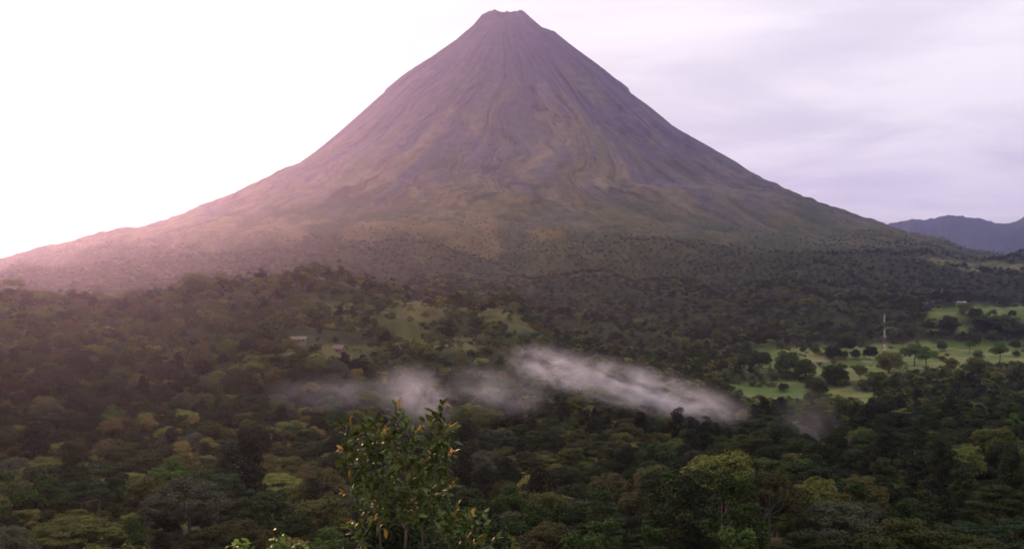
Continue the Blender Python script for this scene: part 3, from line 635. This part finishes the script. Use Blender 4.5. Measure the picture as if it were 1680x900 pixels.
# ------------------------------------------------------------------ mist drifting over the forest
def mist_material(name, dens, scale, seed, lo=.42, hi=.68):
    m, nt, p = volume_mat(name, (.86, .86, 1.0), 1.0, .2); N = nt.nodes; L = nt.links
    tc = N.new('ShaderNodeTexCoord'); ln = N.new('ShaderNodeVectorMath'); ln.operation = 'LENGTH'; L.new(tc.outputs['Object'], ln.inputs[0])
    n = N.new('ShaderNodeTexNoise'); n.noise_dimensions = '3D'; mp = N.new('ShaderNodeMapping'); L.new(tc.outputs['Object'], mp.inputs[0]); mp.inputs['Location'].default_value = (seed, seed * .7, 0); mp.inputs['Scale'].default_value = scale
    L.new(mp.outputs[0], n.inputs['Vector']); n.inputs['Scale'].default_value = 1; n.inputs['Detail'].default_value = 5; n.inputs['Roughness'].default_value = .62; n.inputs['Distortion'].default_value = .5
    fo = N.new('ShaderNodeMapRange'); fo.interpolation_type = 'SMOOTHSTEP'; L.new(ln.outputs['Value'], fo.inputs[0]); fo.inputs[1].default_value = 1.0; fo.inputs[2].default_value = .0; fo.inputs[3].default_value = 0; fo.inputs[4].default_value = 1
    mr = N.new('ShaderNodeMapRange'); mr.interpolation_type = 'SMOOTHSTEP'; L.new(n.outputs[0], mr.inputs[0]); mr.inputs[1].default_value = lo; mr.inputs[2].default_value = hi
    a = N.new('ShaderNodeMath'); a.operation = 'MULTIPLY'; L.new(fo.outputs[0], a.inputs[0]); L.new(mr.outputs[0], a.inputs[1])
    b = N.new('ShaderNodeMath'); b.operation = 'MULTIPLY'; L.new(a.outputs[0], b.inputs[0]); b.inputs[1].default_value = dens; L.new(b.outputs[0], p.inputs['Density'])
    return m
def mist(px, py, d, wx, wz, tilt, dens, scale, seed, label, depth=26, lo=.42, hi=.68):
    import bmesh
    bm = bmesh.new(); bmesh.ops.create_icosphere(bm, subdivisions=3, radius=1.0); me = bpy.data.meshes.new('mist'); bm.to_mesh(me); bm.free()
    o = link('mist_bank', me, mist_material('mist_air', dens, scale, seed, lo, hi)); o.location = ((px - 840) / F * d, d, (HY - py) / F * d); o.scale = (wx / F * d, depth, wz / F * d); o.rotation_euler = (0, R(tilt), 0)
    tag(o, label, 'mist', kind='stuff')
mist(1030, 632, 600, 250, 50, 14, .040, (5.2, 1.5, 2.4), 3.1, 'long bright bank of mist sloping down to the right over the forest', lo=.33, hi=.72)
mist(1140, 662, 585, 105, 42, 12, .020, (3.2, 1.2, 2.0), 9.3, 'thick lower end of the long mist bank', lo=.33, hi=.72)
mist(905, 604, 640, 95, 46, 12, .036, (3.0, 1.2, 2.6), 5.7, 'wispy upper end of the long mist bank', lo=.36, hi=.72)
mist(682, 648, 560, 88, 60, 20, .034, (2.2, 1.2, 1.8), 12.4, 'rounded puff of mist behind the sapling', lo=.28, hi=.72)
mist(550, 645, 580, 130, 40, 0, .011, (3, 1.2, 1.8), 15.2, 'thin mist left of the sapling', lo=.30, hi=.75)
mist(815, 640, 570, 110, 50, 12, .015, (2.2, 1.2, 2.0), 18.9, 'thin mist between the puff and the long bank', lo=.25, hi=.75)
mist(1325, 700, 520, 75, 80, -20, .005, (2, 1.2, 1.6), 22.6, 'faint wisp of mist right of the long bank', lo=.25, hi=.75)

# ------------------------------------------------------------------ lattice mast, red and white
red = plain('mast_red', (.19, .045, .04), .6, var=.05); white = plain('mast_white', (.42, .40, .39), .6, var=.05); steel = plain('steel', (.3, .3, .31), .45, .6); concrete = plain('concrete', (.20, .19, .17), .9)
def build_mast():
    x, y, z = ground_at(1451, 589, 700, 1600); t = empty('radio_mast', (x, y, z), .5); tag(t, 'tall red and white striped lattice mast standing on the meadow', 'mast')
    H = 73 / F * y; n = 6; w0, w1 = 2.4, .7
    b = MB(); b.box(-2.2, 2.2, -2.2, 2.2, -1.5, .35); b.build('footing', concrete, t)
    def W(h): return w0 + (w1 - w0) * h / H
    for i in range(n):
        m = MB(); h0, h1 = H * i / n + (.35 if i == 0 else 0), H * (i + 1) / n; st = 4
        for j in range(st):
            a, c = h0 + (h1 - h0) * j / st, h0 + (h1 - h0) * (j + 1) / st; wa, wc = W(a) / 2, W(c) / 2
            cor = [(-1, -1), (1, -1), (1, 1), (-1, 1)]
            for q in range(4):
                s0, s1 = cor[q], cor[(q + 1) % 4]
                m.tube([(s0[0] * wa, s0[1] * wa, a), (s0[0] * wc, s0[1] * wc, c)], [.13, .13], 5)
                m.tube([(s0[0] * wa, s0[1] * wa, a), (s1[0] * wc, s1[1] * wc, c)], [.06, .06], 4); m.tube([(s1[0] * wa, s1[1] * wa, a), (s0[0] * wc, s0[1] * wc, c)], [.06, .06], 4)
                m.tube([(s0[0] * wc, s0[1] * wc, c), (s1[0] * wc, s1[1] * wc, c)], [.06, .06], 4)
        m.build('red_section' if i % 2 == 0 else 'white_section', red if i % 2 == 0 else white, t)
    m = MB(); m.tube([(0, 0, H), (0, 0, H + 4)], [.09, .04], 6); m.build('tip_rod', steel, t)
    for a, h in ((.3, .93), (2.4, .93), (4.5, .93)):
        m = MB(); c, s = math.cos(a), math.sin(a); m.tube([(c * .2, s * .2, H * h), (c * 1.2, s * 1.2, H * h)], [.05, .05], 5); m.tube([(c * 1.2, s * 1.2, H * h - 1.2), (c * 1.2, s * 1.2, H * h + 1.2)], [.18, .18], 6); m.build('antenna', steel, t)
    m = MB()
    m.tube([(W(H * .5) / 2, 0, H * .5), (W(H * .5) / 2 + .6, 0, H * .5)], [.12, .12], 5); m.tube([(W(H * .5) / 2 + .6, 0, H * .5), (W(H * .5) / 2 + 1.0, 0, H * .5), (W(H * .5) / 2 + 1.1, 0, H * .5)], [.2, .9, .92], 14); m.build('dish', white, t)
build_mast()

# ------------------------------------------------------------------ houses
def house(px, py, w, label, wallc, roofc, name='house', lo=500, hi=2600, rz=0, wh=.12, rh=.15, dp=.6):
    x, y, z = ground_at(px, py, lo, hi); W = w / F * y; Dp = W * dp; Hh = max(2.6, W * wh); Rh = max(1.4, W * rh)
    t = empty(name, (x, y, z), rz); tag(t, label, 'house' if name == 'house' else 'shed')
    m = MB(); m.box(-W / 2, W / 2, -Dp / 2, Dp / 2, -2.5, Hh); m.poly([(-W / 2, -Dp / 2, Hh + .003), (-W / 2, Dp / 2, Hh + .003), (-W / 2, 0, Hh + Rh)], [(0, 2, 1)]); m.poly([(W / 2, -Dp / 2, Hh + .003), (W / 2, Dp / 2, Hh + .003), (W / 2, 0, Hh + Rh)], [(0, 1, 2)]); m.build('wall', wallc, t)
    e = .7; k = Rh / (Dp / 2); m = MB()
    for s in (-1, 1):
        y1 = s * (Dp / 2 + e); z1 = Hh - k * e
        m.poly([(-W / 2 - e, 0, Hh + Rh + .12), (W / 2 + e, 0, Hh + Rh + .12), (W / 2 + e, y1, z1 + .12), (-W / 2 - e, y1, z1 + .12), (-W / 2 - e, 0, Hh + Rh + .24), (W / 2 + e, 0, Hh + Rh + .24), (W / 2 + e, y1, z1 + .24), (-W / 2 - e, y1, z1 + .24)], [(0, 1, 2, 3), (4, 7, 6, 5), (0, 4, 5, 1), (1, 5, 6, 2), (2, 6, 7, 3), (3, 7, 4, 0)])
    m.build('roof', roofc, t)
    m = MB(); m.box(-W * .04, W * .04 + .5, -Dp / 2 - .06, -Dp / 2 - .003, .05, 2.1); m.build('door', bark, t)
    for u in (-.33, .30): m = MB(); m.box(W * u - .7, W * u + .7, -Dp / 2 - .05, -Dp / 2 - .003, 1.0, 2.1); m.build('window', glass, t)
glass = plain('window_glass', (.03, .035, .045), .1); tin = plain('tin_roof', (.22, .20, .18), .7, .1); rust = plain('rusty_roof', (.13, .08, .055), .8); cream = plain('cream_wall', (.15, .12, .09), .8); pinkw = plain('pink_wall', (.15, .10, .075), .8)
house(490, 563, 24, 'long low house with pinkish roof on the wooded left hill', cream, rust, rz=.1)
house(556, 578, 20, 'small house with rusty red roof above the yellow clearing', pinkw, rust, rz=-.5, rh=.25)
house(1522, 501, 26, 'long pale barn at the upper meadow edge', concrete, tin, 'shed', rz=.05, wh=.10, rh=.08, dp=.4)
house(1577, 500, 14, 'small white shed behind the upper meadow', concrete, tin, 'shed', rz=-.1)

# ------------------------------------------------------------------ sapling close to the camera
def leaf_mesh_np(P, Dr, Up, Ln, Wd):
    """elliptic leaves with a folded midrib: 8 vertices, 6 quads/tris as quads"""
    n = len(P); Dr = Dr / np.linalg.norm(Dr, axis=1, keepdims=True); S = np.cross(Dr, Up); S /= np.linalg.norm(S, axis=1, keepdims=True) + 1e-9; U = np.cross(S, Dr)
    prof_ = [(0, .02, 0), (.22, .72, .02), (.50, 1.0, .0), (.78, .62, -.06), (1.0, .03, -.14)]
    V = []
    for t, w, c in prof_:
        for sgn in (-1, 0, 1):
            V.append(P + Dr * Ln[:, None] * t + S * (Wd[:, None] * .5 * w * sgn) + U * (Ln[:, None] * c + (Wd[:, None] * .16 * w * abs(sgn))))
    V = np.stack(V, 1).reshape(-1, 3); f = []
    for i in range(4):
        for j in range(2): a = i * 3 + j; f.append((a, a + 3, a + 4, a + 1))
    Fa = (np.arange(n)[:, None, None] * 15 + np.array(f)[None]).reshape(-1, 4); return V, Fa
def sapling_mats():
    def lm(name, a, b, sp, rough, tr):
        m, nt, bb = nodes(name); N = nt.nodes; L = nt.links; tc = N.new('ShaderNodeTexCoord'); n = N.new('ShaderNodeTexNoise'); n.inputs['Scale'].default_value = 14; n.inputs['Detail'].default_value = 2; L.new(tc.outputs['Object'], n.inputs['Vector'])
        r = N.new('ShaderNodeValToRGB'); r.color_ramp.elements[0].position = .35; r.color_ramp.elements[1].position = .68; r.color_ramp.elements[0].color = a + (1,); r.color_ramp.elements[1].color = b + (1,)
        L.new(n.outputs[0], r.inputs[0]); L.new(r.outputs[0], bb.inputs['Base Color']); bb.inputs['Roughness'].default_value = rough; bb.inputs['Specular IOR Level'].default_value = sp
        t = N.new('ShaderNodeBsdfTranslucent'); L.new(r.outputs[0], t.inputs[0]); ms = N.new('ShaderNodeMixShader'); ms.inputs[0].default_value = tr
        L.new(bb.outputs[0], ms.inputs[1]); L.new(t.outputs[0], ms.inputs[2]); L.new(ms.outputs[0], N['Material Output'].inputs[0]); return m
    return lm('sapling_leaf', (.022, .042, .006), (.085, .105, .016), .25, .55, .25), lm('sapling_young_leaf', (.20, .13, .02), (.42, .22, .03), .3, .5, .35), lm('sapling_old_leaf', (.25, .13, .02), (.36, .20, .03), .4, .5, .3)
def build_sapling():
    rs = np.random.default_rng(21); D = 8.0; mg, my, mo = sapling_mats()
    gz = float(land_z(np.array([-.78]), np.array([D]))[0]); ox = (665 - 840) / F * D
    t = empty('sapling', (ox, D, gz)); tag(t, 'leafy young sapling with orange new leaves at its tips, closest to the viewer', 'sapling')
    def S(px, py, dd=0): y = D + dd; return np.array([(px - 840) / F * y - ox, dd, (HY - py) / F * y - gz])
    stems = [([(665, 900, 0), (666, 868, 0), (650, 842, .05), (634, 805, .12), (628, 760, .1), (632, 715, .08), (648, 690, .04), (655, 662, 0)], .011),
             ([(666, 868, 0), (678, 835, -.06), (690, 785, -.12), (702, 745, -.1), (716, 705, -.08), (730, 662, -.05)], .009),
             ([(690, 785, -.12), (712, 772, 0), (733, 756, .1), (742, 742, .12)], .005),
             ([(625, 900, .15), (621, 850, .18), (606, 800, .2), (590, 760, .2), (580, 725, .16), (574, 688, .14)], .008),
             ([(606, 800, .2), (585, 785, .1), (566, 762, .05), (560, 735, .05)], .005),
             ([(694, 900, -.2), (691, 850, -.2), (668, 790, -.24), (660, 745, -.2), (690, 700, -.15)], .007),
             ([(650, 842, .05), (612, 822, -.1), (584, 815, -.15), (562, 808, -.2)], .005),
             ([(634, 805, .12), (612, 770, .2), (604, 735, .2), (612, 705, .2)], .005),
             ([(678, 835, -.06), (715, 815, .15), (738, 800, .2), (745, 790, .2)], .005),
             ([(628, 760, .1), (610, 728, -.1), (632, 706, -.1)], .004),
             ([(702, 745, -.1), (726, 722, -.2), (738, 700, -.2)], .004),
             ([(762, 915, -.1), (766, 880, -.1), (772, 856, -.1), (776, 838, -.1)], .004),
             ([(780, 925, .0), (788, 900, 0), (792, 884, 0)], .004),
             ([(600, 915, -.3), (590, 885, -.3), (575, 860, -.3)], .005),
             ([(735, 915, .1), (738, 870, .1), (748, 840, .1)], .004)]
    lp = []; ld = []; yp = []; yd = []; op = []; od = []
    # stems share one root
    root = np.array([0, 0, -.1]); tr = MB()
    for i, b in enumerate(((665, 900, 0), (625, 900, .15), (694, 900, -.2), (762, 915, -.1), (780, 925, 0), (600, 915, -.3), (735, 915, .1))):
        e = S(*b); mid = root * .45 + e * .55 + np.array([rs.normal() * .05, rs.normal() * .05, 0]); tr.tube([root + rs.normal(size=3) * .03, mid, e], [.032 if i == 0 else .02, .02 if i == 0 else .013, .011 if i == 0 else .008], 7)
    tr.build('trunk', stemm, t, True)
    for pl, r0 in stems:
        P = [S(*p) for p in pl]; n = len(P); m = MB(); m.tube(P, [r0 * (1 - .75 * i / (n - 1)) for i in range(n)], 6)
        # twigs
        seg = [np.linalg.norm(P[i + 1] - P[i]) for i in range(n - 1)]; tot = sum(seg); s = tot * .12 if P[0][2] < S(600, 880)[2] else .05
        while s < tot * .93 - .02:
            q = s; i = 0
            while i < n - 2 and q > seg[i]: q -= seg[i]; i += 1
            p = P[i] + (P[i + 1] - P[i]) * min(1, q / seg[i]); ax = (P[i + 1] - P[i]) / seg[i]; fr = s / tot
            if p[2] > S(0, 905)[2]:
                a = rs.normal(size=3); a -= ax * a.dot(ax); a /= np.linalg.norm(a); L_ = rs.uniform(.06, .21) * (1 - .7 * fr) + .025; d = a * .85 + np.array([0, 0, .55]); d /= np.linalg.norm(d)
                e = p + d * L_ + np.array([0, 0, .03]); m.tube([p, (p + e) / 2 + np.array([0, 0, -.008]), e], [.0028, .002, .0012], 4)
                k = max(2, int(L_ / .022))
                for j in range(k):
                    c = p + (e - p) * (j + .6) / k; dd = rs.normal(size=3) * .8 + d * .6 + np.array([0, 0, .05]); lp.append(c); ld.append(dd)
                for j in range(2): lp.append(e); ld.append(d + rs.normal(size=3) * .4)
                if rs.random() < .035: yp.append(e); yd.append(d + rs.normal(size=3) * .3)
                if rs.random() < .012: op.append(e); od.append(np.array([rs.normal() * .3, rs.normal() * .3, -1]))
            s += rs.uniform(.020, .037)
        # the growing tip
        ax = (P[-1] - P[-2]) / seg[-1]
        for j in range(6):
            yp.append(P[-1] - ax * .010 * (j % 5)); yd.append(ax * .8 + rs.normal(size=3) * .5)
        for j in range(7): lp.append(P[-1] - ax * (.06 + .02 * j)); ld.append(ax * .5 + rs.normal(size=3) * .7)
        m.build('stem', stemm, t, True)
    for px, py in ((592, 893), (561, 893), (631, 866), (573, 770)): op.append(S(px, py, -.1)); od.append(np.array([.2, 0, -1]))
    def leaves(name, Pn, Dn, mat, l0, l1):
        Pn = np.array(Pn); Dn = np.array(Dn); up = np.array([0, 0, 1.]) + rs.normal(size=Pn.shape) * .45; Ln = rs.uniform(l0, l1, len(Pn)); V, Fa = leaf_mesh_np(Pn, Dn, up, Ln, Ln * rs.uniform(.36, .48, len(Pn)))
        link(name, mesh_np(name, V, Fa, 4, True), mat, t)
    leaves('leaves', lp, ld, mg, .05, .088); leaves('young_leaves', yp, yd, my, .028, .055); leaves('old_leaves', op, od, mo, .06, .09)
    print('sapling leaves', len(lp))
stemm = plain('sapling_bark', (.13, .085, .055), .8, scale=20)
build_sapling()

# ------------------------------------------------------------------ slender young trees with bright big leaves just below the viewer
def build_shoots():
    lm = foliage('shoot_leaves', (.06, .12, .012), (.13, .19, .03), .45, .35)
    def shoot(px, pt, D, label, w, seed):
        rs = np.random.default_rng(seed); x = (px - 840) / F * D; zt = (HY - pt) / F * D; gz = float(land_z(np.array([x]), np.array([D]))[0]); H = zt - gz
        t = empty('young_tree', (x, D, gz)); tag(t, label, 'young tree', 'young trees below the sapling'); m = MB(); m.tube([(0, 0, -.5), (.1, 0, H * .5), (0, .1, H * .93)], [.09, .07, .03], 7); P = []; Dn = []
        for i in range(34):
            z0 = H * rs.uniform(.74, .93); a = rs.uniform(0, 6.283); L_ = w * rs.uniform(.35, 1) * (1 - (z0 / H - .74) * 2.2); e = np.array([math.cos(a) * L_, math.sin(a) * L_, z0 + L_ * .9]); e[2] = min(e[2], H); m.tube([(0, .05, z0), e], [.02, .01], 4, False)
            for j in range(16): P.append(e * np.array([1, 1, 1]) + rs.normal(size=3) * .22 - np.array([0, 0, .1])); q = rs.normal(size=3); q[2] = q[2] * .4 - .1; Dn.append(q)
        m.build('trunk', bark, t, True); P = np.array(P); Dn = np.array(Dn); Ln = rs.uniform(.22, .42, len(P)); V, Fa = leaf_mesh_np(P, Dn, np.array([0, 0, 1.]) + rs.normal(size=P.shape) * .35, Ln, Ln * .6); link('crown', mesh_np('crown', V, Fa, 4, True), lm, t)
    shoot(392, 863, 52, 'bright yellow-green young treetop, the shorter left one of the pair', .75, 3)
    shoot(474, 852, 50, 'bright yellow-green young treetop, the taller right one of the pair', 1.0, 4)
build_shoots()
